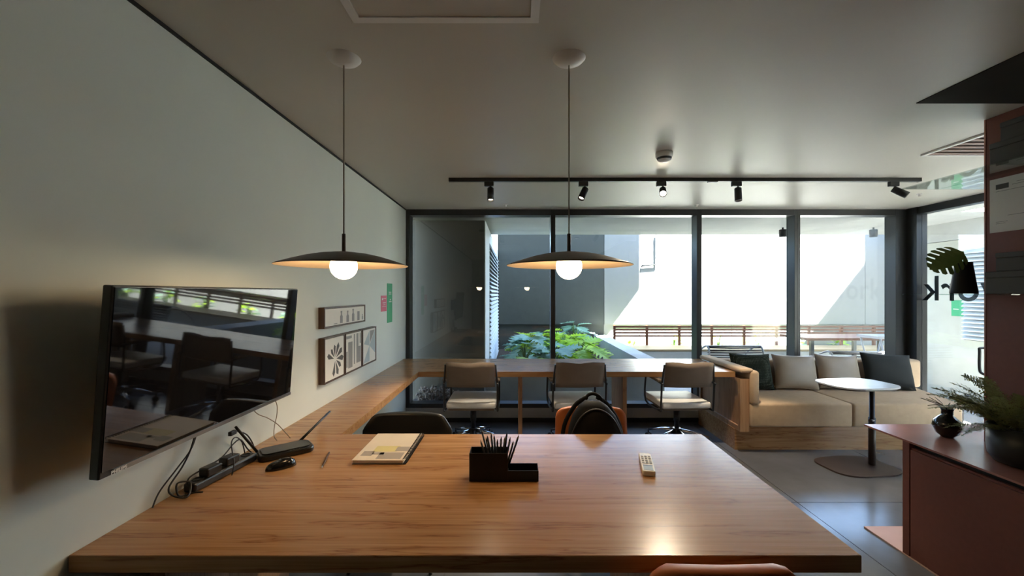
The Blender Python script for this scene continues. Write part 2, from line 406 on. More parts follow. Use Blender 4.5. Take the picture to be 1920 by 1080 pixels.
# bench along the far wall
bn = thing('garden_bench', 'long terrace bench with red slatted back before the sunlit wall', 'bench', (1.95, 8.0, 0))
obj('base', bxm(0, 6.2, -.30, .30, 0, .42), 'concrete', bn)
for i in range(6):
    y = -.33 + i*.105
    obj('seat_plank', bxm(0, 6.2, y, y+.098, .43, .465), 'teakpale', bn)
for i in range(4):
    z = .625 + i*.062
    obj('back_slat', bxm(.02, 6.2, .36, .385, z, z+.036), 'teak', bn)
for i in range(10):
    x = .02 + i*.655
    obj('post', bxm(x, x+.045, .385, .425, .2, .85), 'teak', bn)
# dark bent line on the wall, drawn as a thin tube
tag(obj('wall_dark_line', tube(BM(), [(3.03, 8.95, 2.78), (3.03, 8.95, 2.12), (2.72, 8.95, 2.10), (2.72, 8.97, 2.06)], .022), 'alu'),
    'dark bent line high on the sunlit white wall outside', 'pipe')
# outdoor table
ot = thing('terrace_table', 'wooden terrace table standing beyond the right-hand sofa cushions', 'table', (5.55, 7.22, 0))
for i in range(6):
    obj('plank', bxm(-.75, .75, -.36+i*.12, -.36+i*.12+.114, .72, .76), 'teak', ot)
for sx in (-.62, .52):
    for sy in (-.28, .25): obj('leg', bxm(sx, sx+.05, sy, sy+.05, 0, .72), 'alu', ot)
# corded lounge chairs
def lounge(name, label, loc, rz, wdt):
    t = thing(name, label, 'chair', loc, rz, 'corded terrace chairs')
    h = wdt/2
    for s in (-1, 1):
        obj('side_frame', tube(BM(), smoothpath([(s*h, -.28, 0), (s*h, -.30, .45), (s*h*.97, -.22, .72), (s*h*.95, .10, .60), (s*h, .28, .40), (s*h, .30, 0)], 5), .013), 'greymetal', t)
    obj('top_rail', tube(BM(), [(-h*.97, -.22, .72), (h*.97, -.22, .72)], .012), 'greymetal', t)
    for i in range(9):
        z = .42 + i*.035
        obj('cord', tube(BM(), [(-h, -.29+.008*i, z), (0, -.34+.008*i, z), (h, -.29+.008*i, z)], .011, 6), 'rope', t)
    for i in range(9):
        y = -.26 + i*.062
        obj('cord', tube(BM(), [(-h, y, .40), (h, y, .40)], .011, 6), 'rope', t)
    obj('seat_frame', tube(BM(), [(-h, -.29, .40), (h, -.29, .40), (h, .28, .40), (-h, .28, .40), (-h, -.29, .40)], .012), 'greymetal', t)
    return t
lounge('terrace_chair', 'grey corded terrace chair outside, nearer the window counter', (3.22, 6.35, 0), 0, .80)
lounge('terrace_chair', 'grey corded terrace chair outside, behind the satin sofa pillows', (4.60, 5.75, 0), 0, .86)
# angled metal stool by the concrete wall
st = thing('terrace_stool', 'grey steel stool with angled legs beside the concrete wall outside', 'stool', (5.75, 6.55, 0))
obj('seat', bxm(-.22, .2, -.2, .2, .80, .84), 'greymetal', st)
for sx in (-1, 1):
    for sy in (-.18, .18): obj('leg', tube(BM(), [(sx*.17, sy, .8), (sx*.08, sy, .45), (sx*.2, sy, 0)], .013), 'greymetal', st)
obj('footrest', tube(BM(), [(-.13, -.18, .25), (.13, -.18, .25)], .012), 'greymetal', st)
# soffit spots
for x, lab in ((3.98, 'black cylinder spotlight under the terrace soffit, left of the two'), (5.33, 'black cylinder spotlight under the terrace soffit, right of the two')):
    s = thing('soffit_spotlight', lab, 'spotlight', (x, 6.2, CZ-.14), 0, 'soffit spotlights')
    obj('body', lathe(BM(), [(.045, 0), (.05, .005), (.05, .105), (.045, .11)], 20, (0, 0, 0), True, True), 'matteblack', s)
    obj('stem', cyl(BM(), (0, 0), .012, .108, .14, 10), 'matteblack', s)
# gravel heap
bm = BM()
for i in range(420):
    x = random.uniform(-1.2, -.45); d = 1-min(1, abs(x+1.05)/.7)
    z = .16 + random.uniform(0, .05+.14*d); y = random.uniform(5.03, 5.22); r = random.uniform(.010, .020)
    mtx = Matrix.Translation((x, y, z)) @ Euler((random.random()*3, random.random()*3, 0)).to_matrix().to_4x4() @ Matrix.Diagonal((r*1.3, r, r*.7, 1))
    bmesh.ops.create_icosphere(bm, subdivisions=1, radius=1, matrix=mtx)
g = obj('gravel', bm, 'pebble'); g['kind'] = 'stuff'; tag(g, 'brown gravel heaped outside the lower left pane', 'gravel')
struct('gravel_bed', bxm(WX, -.38, 5.0, 5.26, 0, .17), 'soil')

# leaves
def leaf_mesh(name, L, W, lobes, m, depth=.55, curl=.12):
    bm = BM(); n = lobes*2
    mid = []
    for i in range(n+1):
        t = i/n; mid.append(bm.verts.new((t*L, 0, -curl*L*t*t)))
    for s in (1, -1):
        edge = []
        for i in range(n+1):
            t = i/n; env = W/2*math.sin(PI*min(1, .12+t*.9))**.8
            f = 1 if i % 2 else (1-depth)
            x = t*L + (env*.35 if i % 2 else 0)
            edge.append(bm.verts.new((min(x, L*1.02), s*max(env*f, .002), -curl*L*t*t + env*f*.25 - (env*f)**2*1.2)))
        for i in range(n):
            vs = (mid[i], mid[i+1], edge[i+1], edge[i])
            bm.faces.new(vs if s < 0 else vs[::-1])
    me = bpy.data.meshes.new(name); bm.to_mesh(me); bm.free(); me.materials.append(M[m]); return me
PL = [leaf_mesh('leaf', .36, .36, 6, 'philo', .74), leaf_mesh('leaf', .30, .30, 5, 'philo', .74), leaf_mesh('leaf', .32, .32, 5, 'philo_shade', .6), leaf_mesh('leaf', .26, .26, 5, 'philo_shade', .5)]
def philo(label, loc, n, hgt, kinds, name='philodendron', spread=.42, group='plants in the terrace planter', sc=1.0):
    t = thing(name, label, 'plant', loc, 0, group)
    for i in range(n):
        a = 2*PI*i/n*2.4 + random.uniform(-.3, .3); lv = random.uniform(.15, 1); rr = spread*lv
        h = hgt*(1.05-.62*lv) + random.uniform(-.04, .06)
        tip = Vector((math.cos(a)*rr, math.sin(a)*rr, h))
        obj('petiole', tube(BM(), smoothpath([(0, 0, 0), (tip.x*.4, tip.y*.4, h*.75), tip], 3), .006, 5), 'stem', t)
        l = obj('leaf', random.choice(kinds), None, t, tip, (random.uniform(-.35, .35), random.uniform(-.25, .55), a + random.uniform(-.4, .4)))
        s = random.uniform(.75, 1.1)*sc; l.scale = (s, s, s)
philo('bright green philodendron right of the first window mullion', (.90, 7.75, .3), 38, .47, PL[:2], spread=.50)
philo('bright green lobed plant low beside the planter side wall', (1.05, 6.75, .3), 26, .42, PL[:2], spread=.36)
philo('green philodendron behind the first window mullion', (.42, 7.6, .3), 34, .50, PL[:2], spread=.40)
philo('shade-tinted blue-green plant left of the first window mullion', (.24, 7.3, .3), 34, .50, PL[2:], spread=.32)
philo('low shade-tinted blue-green plant beside the louvred wing', (.14, 6.4, .3), 18, .40, PL[2:]+PL[:1], spread=.26)
philo('shade-tinted blue-green plant at the far end of the planter against the grey wall', (1.20, 8.45, .3), 18, .60, PL[2:], spread=.26)
philo('low shade-tinted blue-green plant in the middle of the planter front', (.58, 6.4, .3), 22, .38, PL[2:]+PL[:1], spread=.30)
for k, (x, lab) in enumerate(((2.45, 'leafy shrub behind the left end of the terrace bench'), (3.3, 'leafy shrub behind the bench, left of the second mullion'),
                              (4.25, 'leafy shrub behind the bench between second and third mullions'), (5.05, 'leafy shrub behind the bench, just left of the third mullion'),
                              (5.9, 'leafy shrub behind the bench under the terrace table'), (6.8, 'leafy shrub behind the right end of the bench'))):
    philo(lab, (x, 8.72, .0), 18, .66, PL[:2]+PL[3:], 'leafy_shrub', .18, 'shrubs behind the bench', .55)

# ================================================================ TABLE AND COUNTER
tb = thing('meeting_table', 'large oak meeting table in the foreground against the left wall', 'table', (-.145, 1.70, 0))
obj('tabletop', bxm(-1.135, 1.135, -.511, .516, .70, .75, bev=.002, seg=1), 'oak', tb)
obj('leg_panel', bxm(-1.05, -1.0, -.34, .40, .0, .70), 'oak_v', tb)
obj('leg_panel', bxm(.62, .67, -.34, .40, .0, .70), 'oak_v', tb)
obj('apron', bxm(-1.0, .62, .02, .06, .48, .70), 'black', tb)
ct = thing('window_counter', 'long oak counter along the left wall and under the windows', 'counter', (.42, 4.4, 0))
ox, oy = .42, 4.4
obj('counter_top', prism(BM(), [(WX-ox, 2.218-oy), (-.93-ox, 2.218-oy), (-.93-ox, 3.98-oy), (2.10-ox, 3.98-oy), (2.10-ox, 4.77-oy), (WX-ox, 4.77-oy)], 2, .70, .75), 'oak', ct)
for x in (.045, 1.08):
    obj('leg_panel', bxm(x-.02-ox, x+.02-ox, 4.12-oy, 4.60-oy, 0, .70), 'oak_v', ct)
obj('leg_panel', bxm(WX+.0-ox, WX+.035-ox, 3.0-oy, 3.04-oy, 0, .70), 'oak_v', ct)

# ---------------------------------------------------------------- window task chairs
def task_chair(label, loc, rz):
    t = thing('task_chair', label, 'chair', loc, rz, 'swivel armchairs at the window counter')
    # +y faces the counter; origin on the floor under the column
    n = 9; bm = BM(); fr = []; bk = []
    for j in range(6):
        v = j/5; z = .625 + .235*v; y0 = -.235 - .045*v
        fr.append([bm.verts.new((-.225+.45*i/(n-1), y0 + .03*(1-((i-4)/4)**2)*-1, z + .006*math.sin(i*1.3)*v)) for i in range(n)])
        bk.append([bm.verts.new((-.225+.45*i/(n-1), y0+.018 + .03*(1-((i-4)/4)**2)*-1, z + .006*math.sin(i*1.3)*v)) for i in range(n)])
    for j in range(5):
        for i in range(n-1):
            bm.faces.new((fr[j][i], fr[j][i+1], fr[j+1][i+1], fr[j+1][i])); bm.faces.new((bk[j][i], bk[j+1][i], bk[j+1][i+1], bk[j][i+1]))
    for i in range(n-1):
        bm.faces.new((fr[0][i], bk[0][i], bk[0][i+1], fr[0][i+1])); bm.faces.new((fr[5][i], fr[5][i+1], bk[5][i+1], bk[5][i]))
    for j in range(5):
        bm.faces.new((fr[j][0], fr[j+1][0], bk[j+1][0], bk[j][0])); bm.faces.new((fr[j][-1], bk[j][-1], bk[j+1][-1], fr[j+1][-1]))
    obj('backrest', bm, 'taupe', t, smooth=True)
    obj('seat', bxm(-.235, .235, -.22, .26, .415, .475, bev=.018, seg=3), 'seatwhite', t, smooth=True)
    obj('seat_pan', bxm(-.215, .215, -.20, .24, .395, .416), 'taupe', t)
    for s in (-1, 1):
        x = s*.25
        obj('arm_frame', tube(BM(), smoothpath([(x, -.22, .40), (x, -.24, .63), (x, -.23, .66), (x, .14, .665), (x, .17, .64), (x, .17, .40), (x, -.22, .40)], 4), .010, 8), 'black', t)
        obj('back_post', tube(BM(), [(x, -.235, .63), (x*.93, -.262, .84)], .009, 8), 'black', t)
        obj('armrest', bxm(x-.022, x+.022, -.20, .15, .668, .690, bev=.006), 'taupe', t)
    obj('mechanism', bxm(-.07, .07, -.09, .09, .36, .395, bev=.008), 'black', t)
    obj('height_lever', tube(BM(), [(.05, 0, .375), (.20, .01, .36), (.23, .01, .35)], .006, 6), 'black', t)
    obj('column', lathe(BM(), [(.022, .12), (.022, .24), (.03, .24), (.03, .36)], 16, (0, 0, 0), True, True), 'black', t)
    obj('hub', cyl(BM(), (0, 0), .04, .10, .17, 16), 'black', t)
    for k in range(5):
        a = 2*PI*k/5 - PI/2 + .12
        dx, dy = math.cos(a), math.sin(a)
        obj('base_leg', tube(BM(), [(dx*.03, dy*.03, .145), (dx*.16, dy*.16, .125), (dx*.30, dy*.30, .085)], [.020, .016, .011], 8), 'chrome', t)
        bm = BM()
        for q in (-1, 1):
            mtx = Matrix.Translation((dx*.30-dy*q*.016, dy*.30+dx*q*.016, .030)) @ Euler((PI/2, 0, a)).to_matrix().to_4x4()
            bmesh.ops.create_cone(bm, cap_ends=True, segments=16, radius1=.028, radius2=.028, depth=.018, matrix=mtx)
        tube(bm, [(dx*.30, dy*.30, .03), (dx*.30, dy*.30, .085)], .008, 6)
        obj('caster', bm, 'matteblack', t)
    return t
c1 = task_chair('swivel armchair with white seat, nearest the picture frames', (-.42, 4.12, 0), 0)
dup(c1, (.585, 4.12, 0), .05, 'swivel armchair with white seat behind the backpack, middle of three')
dup(c1, (1.595, 4.12, 0), -.03+.08, 'swivel armchair with white seat beside the sofa end')

# ---------------------------------------------------------------- upholstered chairs at the table
def shell(w0, w1, h, thk, curv, cr, lean, n=15, mrows=15, flare=0):
    """back shell: bottom width w0, top width w1, rounded top corners; front is -y, sides wrap to -y"""
    bm = BM(); A = []; B = []
    for j in range(mrows):
        v = 1-(1-j/(mrows-1))**1.5; z = h*v; hw = (w0+(w1-w0)*v)/2
        dz = h-z; hw += flare*min(1, dz/.09)
        if dz < cr: hw -= cr - math.sqrt(max(0, cr*cr-(cr-dz)**2))
        ra = []; rb = []
        for i in range(n):
            u = -1+2*i/(n-1); x = hw*u; wy = -curv*u*u + lean*v
            ra.append(bm.verts.new((x, wy-thk*(.55 if abs(u) == 1 else 1)*(.6 if j == mrows-1 else 1), z))); rb.append(bm.verts.new((x, wy+thk*(0 if abs(u) == 1 else 1)*(.3 if j == mrows-1 else 1)*.4, z)))
        A.append(ra); B.append(rb)
    for j in range(mrows-1):
        for i in range(n-1):
            bm.faces.new((A[j][i], A[j][i+1], A[j+1][i+1], A[j+1][i])); bm.faces.new((B[j][i], B[j+1][i], B[j+1][i+1], B[j][i+1]))
        bm.faces.new((A[j][0], A[j+1][0], B[j+1][0], B[j][0])); bm.faces.new((A[j][-1], B[j][-1], B[j+1][-1], A[j+1][-1]))
    for i in range(n-1):
        bm.faces.new((A[0][i], B[0][i], B[0][i+1], A[0][i+1])); bm.faces.new((A[-1][i], A[-1][i+1], B[-1][i+1], B[-1][i]))
    return bm
def side_chair(label, loc, rz, m, w0, w1, top, name='upholstered_chair', cr=.06, flare=0, curv=.05):
    t = thing(name, label, 'chair', loc, rz)
    obj('backrest', shell(w0, w1, top-.40, .035, curv, cr, .05, flare=flare), m, t, (0, .20, .40), smooth=True)
    obj('seat', prism(BM(), rrect(-.23, .23, -.24, .22, .07), 2, .40, .455, bev=.012), m, t)
    for sx in (-1, 1):
        for sy in (-1, 1):
            obj('leg', tube(BM(), [(sx*.17, sy*.15, .40), (sx*.22, sy*.20, 0)], [.013, .010], 8), 'black', t)
    return t
side_chair('rust orange leather chair beyond the table, holding the backpack', (.475, 2.45, 0), 0, 'orange', .47, .44, .775)
side_chair('rust orange leather chair in the foreground, only its top edge showing', (.53, 1.29, 0), PI, 'orange', .40, .385, .806, curv=.008)
side_chair('black leather chair beyond the table, near the left wall', (-.675, 2.42, 0), 0, 'blackleather', .43, .43, .742, 'leather_chair', .022, .062)

# backpack on the far orange chair
bp = thing('backpack', 'black backpack sitting on the rust orange chair beyond the table', 'backpack', (.455, 2.42, .457))
bm = BM(); rings = []
prof = [(0, .150, .075), (.05, .165, .09), (.15, .168, .095), (.25, .155, .09), (.33, .125, .075), (.385, .085, .055), (.415, .045, .03)]
for z, a, b in prof:
    rings.append([bm.verts.new((a*abs(math.cos(q))**.7*math.copysign(1, math.cos(q))+.012*math.sin(z*9), b*abs(math.sin(q))**.7*math.copysign(1, math.sin(q))+.02*z, z)) for q in (2*PI*k/24 for k in range(24))])
for a, b in zip(rings, rings[1:]):
    for k in range(24): bm.faces.new((a[k], a[(k+1) % 24], b[(k+1) % 24], b[k]))
bm.faces.new(rings[0][::-1]); bm.faces.new(rings[-1])
obj('body', bm, 'nylon', bp, smooth=True)
obj('front_pocket', prism(BM(), rrect(-.11, .11, .03, .23, .06), 1, -.125, -.085, bev=.012), 'nylon', bp)
obj('handle', tube(BM(), smoothpath([(-.05, .05, .37), (-.03, .06, .43), (.01, .06, .445), (.05, .06, .42), (.06, .05, .37)], 4), .010, 6), 'nylon', bp)
for s in (-1, 1):
    obj('strap', tube(BM(), smoothpath([(s*.03, .06, .425), (s*.10, .075, .37), (s*.165, .07, .25), (s*.185, .05, .08)], 5), [.014]*16, 6), 'nylon', bp)
obj('zip', tube(BM(), smoothpath([(-.155, -.075, .10), (-.14, -.08, .24), (-.085, -.07, .345), (0, -.06, .385), (.085, -.07, .345), (.14, -.08, .24), (.155, -.075, .10)], 5), .005, 6), 'black', bp)

# ================================================================ LEFT WALL ITEMS
tv = thing('television', 'large flat television tilted out from the left wall', 'television', (WX, 1.605, .991))
tilt = math.atan2(.039, .532)
def tvp(name, bm, m, parent=None):
    o = obj(name, bm, m, parent or tv)
    if not parent: o.location = (.154, 0, 0); o.rotation_euler = (0, tilt, 0)
    return o
L2 = .479
tvp('cabinet', bxm(-.030, -.002, -L2, L2, 0, .532, bev=.004, seg=2), 'blackplastic')
tvp('screen', bxm(-.002, .000, -L2+.006, L2-.006, .019, .527), 'screen')
tvp('lower_strip', bxm(-.002, .002, -L2+.04, L2-.003, .003, .016), 'bezel')
lm = text_mesh('PHILIPS', .015, .0004, .0003); lm.materials.append(M['white'])
lo = bpy.data.objects.new('logo', lm); COL.objects.link(lo); lo.parent = tv
lo.matrix_local = Matrix.Translation((.154, 0, 0)) @ Euler((0, tilt, 0)).to_matrix().to_4x4() @ Matrix.Translation((.0025, -L2+.030, .004)) @ Euler((PI/2, 0, PI/2)).to_matrix().to_4x4()
obj('rear_housing', bxm(.085, .135, -.28, .28, .08, .40, bev=.006), 'blackplastic', tv)
obj('wall_bracket', bxm(.001, .09, -.13, .13, .18, .38), 'black', tv)

def frame_thing(name, label, y0, y1, z0, z1, art):
    t = thing(name, label, 'picture', (WX, (y0+y1)/2, z0), 0, 'framed prints on the left wall')
    hw = (y1-y0)/2; h = z1-z0; D = .042; e = .009
    obj('frame_side', bxm(0.001, D, -hw, -hw+e, 0, h), 'walnut', t); obj('frame_side', bxm(0.001, D, hw-e, hw, 0, h), 'walnut', t)
    obj('frame_side', bxm(0.001, D, -hw+e, hw-e, 0, e), 'walnut', t); obj('frame_side', bxm(0.001, D, -hw+e, hw-e, h-e, h), 'walnut', t)
    c = obj('canvas', bxm(.002, D-.004, -hw+e+.003, hw-e-.003, e+.003, h-e-.003), 'canvas', t)
    for pts, m in art:   # coordinates 0..1 across, 0..1 up
        W = 2*hw-.04; H = h-.04
        obj('print', prism(BM(), [(-hw+.02+u*W, .02+v*H) for u, v in pts], 0, D-.0042, D-.0034), m, c)
def bottle(u, w, hh):
    return [(u-w, 0), (u+w, 0), (u+w, hh*.55), (u+w*.45, hh*.68), (u+w*.45, hh*.85), (u+w*.6, hh*.86), (u+w*.6, hh), (u-w*.6, hh), (u-w*.6, hh*.86), (u-w*.45, hh*.85), (u-w*.45, hh*.68), (u-w, hh*.55)]
R_ = lambda a, b, c, d: [(a, c), (b, c), (b, d), (a, d)]
frame_thing('picture_frame', 'wide walnut-framed print of a row of grey bottles', 2.70, 3.43, 1.268, 1.407,
            [(bottle(.36, .032, .88), 'inkgrey'), (bottle(.52, .032, .85), 'inkgrey'), (bottle(.67, .034, .95), 'inkgrey'), (R_(.79, .86, 0, .72), 'inkgrey'), (bottle(.95, .02, .45), 'inkgrey'), (R_(.18, .26, 0, .05), 'inkgrey')])
star = []
for k in range(9):
    a = math.radians(-100+k*33); r = (.50, .52, .46, .55, .52, .50, .42, .40, .50)[k]
    q = math.radians(13); c = (.52, .47)
    star.append(([(c[0]+.07*math.cos(a), c[1]+.06*math.sin(a)), (c[0]+r*.8*math.cos(a-q), c[1]+r*.78*math.sin(a-q)), (c[0]+r*.9*math.cos(a), c[1]+r*.92*math.sin(a)), (c[0]+r*.72*math.cos(a+q*.7), c[1]+r*.7*math.sin(a+q*.7))], 'ink'))
frame_thing('picture_frame', 'walnut-framed print of a black starburst leaf', 2.70, 3.02, .905, 1.207, star)
frame_thing('picture_frame', 'walnut-framed print of grey and white vertical bars', 3.035, 3.36, .905, 1.207,
            [(R_(.12, .40, .06, .80), 'inkgrey'), (R_(.0, .35, .90, .98), 'inkgrey'), (R_(.0, .08, .1, .55), 'inkgrey'), (R_(.50, .58, .12, 1), 'inkgrey'), (R_(.68, 1, .12, .6), 'inkgrey'), (R_(.68, .82, .6, 1), 'inkgrey'), (R_(.92, 1, .68, 1), 'inkgrey')])
frame_thing('picture_frame', 'walnut-framed print of pale blue triangles', 3.375, 3.70, .905, 1.207,
            [([(0, 0), (.5, .5), (.5, 0)], 'inkblue'), ([(.5, .5), (1, 1), (1, .2)], 'inkblue'), ([(.05, .6), (.5, .98), (.5, .5)], 'inkblue'), ([(.55, .98), (.95, .98), (.55, .6)], 'inkgrey')])
def card(name, label, y0, y1, z0, z1, m, marks):
    t = thing(name, label, 'notice', (WX, (y0+y1)/2, z0))
    hw = (y1-y0)/2
    obj('card', bxm(.0008, .003, -hw, hw, 0, z1-z0), m, t)
    for a, b, c, d in marks: obj('print', bxm(.003, .0034, -hw+a*2*hw, -hw+b*2*hw, c*(z1-z0), d*(z1-z0)), 'paper', t)
card('wall_notice', 'small pink notice with white lettering beside the green one', 3.95, 4.12, 1.325, 1.478, 'pink',
     [(.15, .35, .72, .84), (.4, .9, .78, .82), (.3, .85, .52, .56), (.4, .8, .40, .43), (.2, .9, .30, .32)])
card('wall_notice', 'tall narrow green notice on the left wall by the window', 4.14, 4.31, 1.205, 1.60, 'green',
     [(.3, .8, .765, .785), (.3, .8, .72, .74), (.5, .7, .57, .60), (.35, .85, .52, .545)])

# ================================================================ PENDANTS
def pendant(label, x, y, tiltx):
    t = thing('pendant_lamp', label, 'lamp', (x, y, CZ), 0, 'saucer pendants over the table')
    obj('ceiling_rose', lathe(BM(), [(0, -.030), (.012, -.030), (.035, -.024), (.058, -.012), (.069, 0)], 32), 'white', t, smooth=True)
    obj('cord', tube(BM(), [(0, 0, -.028), (0, 0, -.735)], .0032, 6), 'cord', t)
    obj('stem', cyl(BM(), (0, 0), .0075, -.812, -.732, 12), 'shade', t)
    R = .26; pr = [(.012, -.808), (.05, -.8095), (.10, -.816), (.15, -.827), (.20, -.842), (.24, -.855), (R, -.863)]
    s = obj('lamp_shade', lathe(BM(), pr + [(R, -.8645)], 56), 'shade', t, rot=(0, tiltx, 0))
    s.location = (0, 0, 0)
    obj('shade_lining', lathe(BM(), [(r-.001 if r > .02 else .0, z-.004) for r, z in pr[:-1]] + [(R-.001, -.8648)], 56), 'shadein', s)
    bb = BM(); bmesh.ops.create_uvsphere(bb, u_segments=28, v_segments=18, radius=.054, matrix=Matrix.Translation((0, 0, -.868)))
    obj('globe_bulb', bb, 'bulb', t, smooth=True)
    obj('socket', cyl(BM(), (0, 0), .02, -.83, -.806, 14), 'shade', t)
pendant('saucer pendant lamp over the table in front of the picture frames', -.717, 1.735, 0)
pendant('saucer pendant lamp over the table in front of the window', .222, 1.735, 0)

# ================================================================ TRACK LIGHTS
TY = 3.54
tr = thing('track_rail', 'long black lighting track across the ceiling', 'track light', (1.435, TY, CZ))
obj('rail', bxm(-1.995, 1.995, -.018, .018, -.030, 0, bev=.002, seg=1), 'black', tr)
obj('end_cap', bxm(-2.003, -1.995, -.019, .019, -.031, 0), 'black', tr); obj('end_cap', bxm(1.995, 2.003, -.019, .019, -.031, 0), 'black', tr)
obj('live_feed', bxm(.2, .28, -.015, .015, -.036, -.030), 'black', tr)
def spot(label, x, d, power, lens, size=1.15, blend=.6):
    t = thing('track_spotlight', label, 'spotlight', (x, TY, CZ-.030), 0, 'spotlights on the ceiling track')
    obj('adapter', bxm(-.045, .035, -.016, .016, -.040, -.0005, bev=.003, seg=1), 'black', t)
    obj('stem', tube(BM(), [(.008, 0, -.038), (.008, 0, -.068)], .008, 8), 'black', t)
    d = Vector(d).normalized(); q = d.to_track_quat('-Z', 'Y')
    p0 = Vector((.008, 0, -.072)) - d*.02
    h = obj('head', lathe(BM(), [(.0, .0), (.022, 0), (.028, -.006), (.029, -.115), (.025, -.115), (.023, -.085), (0, -.085)], 24), 'black', t, p0, q.to_euler(), smooth=False)
    ln = obj('lens', lathe(BM(), [(0, -.088), (.021, -.088), (.022, -.098), (.0, -.104)], 20), lens, h)
    if power:
        ld = bpy.data.lights.new('spot_beam', 'SPOT'); ld.energy = power; ld.color = (1.0, .82, .58); ld.spot_size = size; ld.spot_blend = blend; ld.shadow_soft_size = .02
        lo = bpy.data.objects.new('spot_beam', ld); COL.objects.link(lo); lo.parent = t
        lo.location = p0 + d*.118; lo.rotation_euler = q.to_euler()
spot('black track spotlight pointing straight down, leftmost on the track', -.222, (0.02, -.22, -1), 14, 'lens')
spot('black track spotlight tilted left, beside the right pendant cord', .58, (-.42, -.35, -.9), 15, 'lensoff')
spot('glaring track spotlight aimed at the camera, in the track middle', 1.243, (-.30, -.95, -.62), 5.5, 'lens', 1.3, .8)
spot('black track spotlight hanging nearly upright, fourth along the track', 1.883, (-.02, -.12, -1), 16, 'lensoff')
spot('track spotlight turned to the right at the right end of the track', 3.22, (.62, -.55, -.6), 12, 'lens')
# sensor and small ceiling fittings
se = thing('ceiling_sensor', 'round white ceiling sensor in front of the track', 'sensor', (1.035, 2.90, CZ))
obj('base', lathe(BM(), [(.058, 0), (.058, -.028), (.052, -.034)], 32, (0, 0, 0), True, True), 'white', se)
obj('dome', lathe(BM(), [(.050, -.034), (.046, -.05), (.030, -.062), (0, -.066)], 28), 'white', se, smooth=True)
obj('window_band', lathe(BM(), [(.0508, -.036), (.0470, -.050)], 28), 'alu', se)
for x, y, lab in ((-.11, 4.58, 'tiny white ceiling fitting left of the right pendant cord'), (2.0, 4.60, 'tiny white ceiling fitting above the second window mullion'), (3.98, 4.10, 'tiny white ceiling fitting near the red shelf panel')):
    s = thing('ceiling_fitting', lab, 'ceiling fitting', (x, y, CZ), 0, 'small ceiling fittings')
    obj('collar', lathe(BM(), [(.024, 0), (.024, -.004), (.014, -.008)], 20, (0, 0, 0), True, True), 'white', s)
    obj('nozzle', lathe(BM(), [(.009, -.007), (.009, -.022), (.013, -.024), (0, -.026)], 14), 'white', s)

# ================================================================ SOFA
sf = thing('sofa', 'oak-based corner sofa with beige upholstery under the windows', 'sofa', (3.2, 4.3, 0))
sx, sy = 3.2, 4.3
def S(x0, x1, y0, y1, z0, z1, **k): return bxm(x0-sx, x1-sx, y0-sy, y1-sy, z0, z1, **k)
obj('plinth', prism(BM(), [(2.10+.0-sx, 3.99-sy), (4.17-sx, 3.99-sy), (4.40-sx, 4.78-sy), (2.10-sx, 4.78-sy)], 2, 0, .20), 'oak', sf)
# arm box with recessed end panel
obj('arm_body', S(2.125, 2.19, 3.93, 4.77, .20, .698), 'oak_v', sf)
for a in ((2.105, 2.19, 3.90, 3.945, .20, .698), (2.105, 2.126, 3.945, 4.77, .20, .245), (2.105, 2.126, 3.945, 4.77, .665, .698), (2.105, 2.126, 4.74, 4.77, .245, .665)):
    obj('arm_frame', S(*a), 'oak_v', sf)
obj('arm_cushion', S(2.10, 2.225, 3.885, 4.76, .752, .795, bev=.018, seg=3), 'beige', sf, smooth=True)
obj('arm_cushion', S(2.192, 2.275, 3.87, 4.70, .455, .775, bev=.028, seg=4), 'beige', sf, smooth=True)
obj('base', prism(BM(), [(2.19-sx, 3.92-sy), (4.19-sx, 3.92-sy), (4.45-sx, 4.78-sy), (2.19-sx, 4.78-sy)], 2, .20, .245), 'oak', sf)
obj('end_panel', prism(BM(), [(4.175-sx, 3.90-sy), (4.20-sx, 3.90-sy), (4.46-sx, 4.78-sy), (4.435-sx, 4.78-sy)], 2, .20, .46), 'bronze', sf)
obj('seat_cushion', S(2.193, 3.148, 3.88, 4.62, .247, .470, bev=.022, seg=4), 'beige', sf, smooth=True)
bm = prism(BM(), [(3.152-sx, 3.88-sy), (4.172-sx, 3.88-sy), (4.40-sx, 4.62-sy), (3.152-sx, 4.62-sy)], 2, .247, .470)
bmesh.ops.bevel(bm, geom=list(bm.edges), offset=.022, segments=4, profile=.5, affect='EDGES')
obj('seat_cushion', bm, 'beige', sf, smooth=True)
obj('back_cushion', S(2.28, 3.40, 4.58, 4.76, .46, .765, bev=.03, seg=4), 'beige', sf, smooth=True)
obj('back_cushion', S(3.405, 4.47, 4.58, 4.76, .46, .765, bev=.03, seg=4), 'beige', sf, smooth=True)

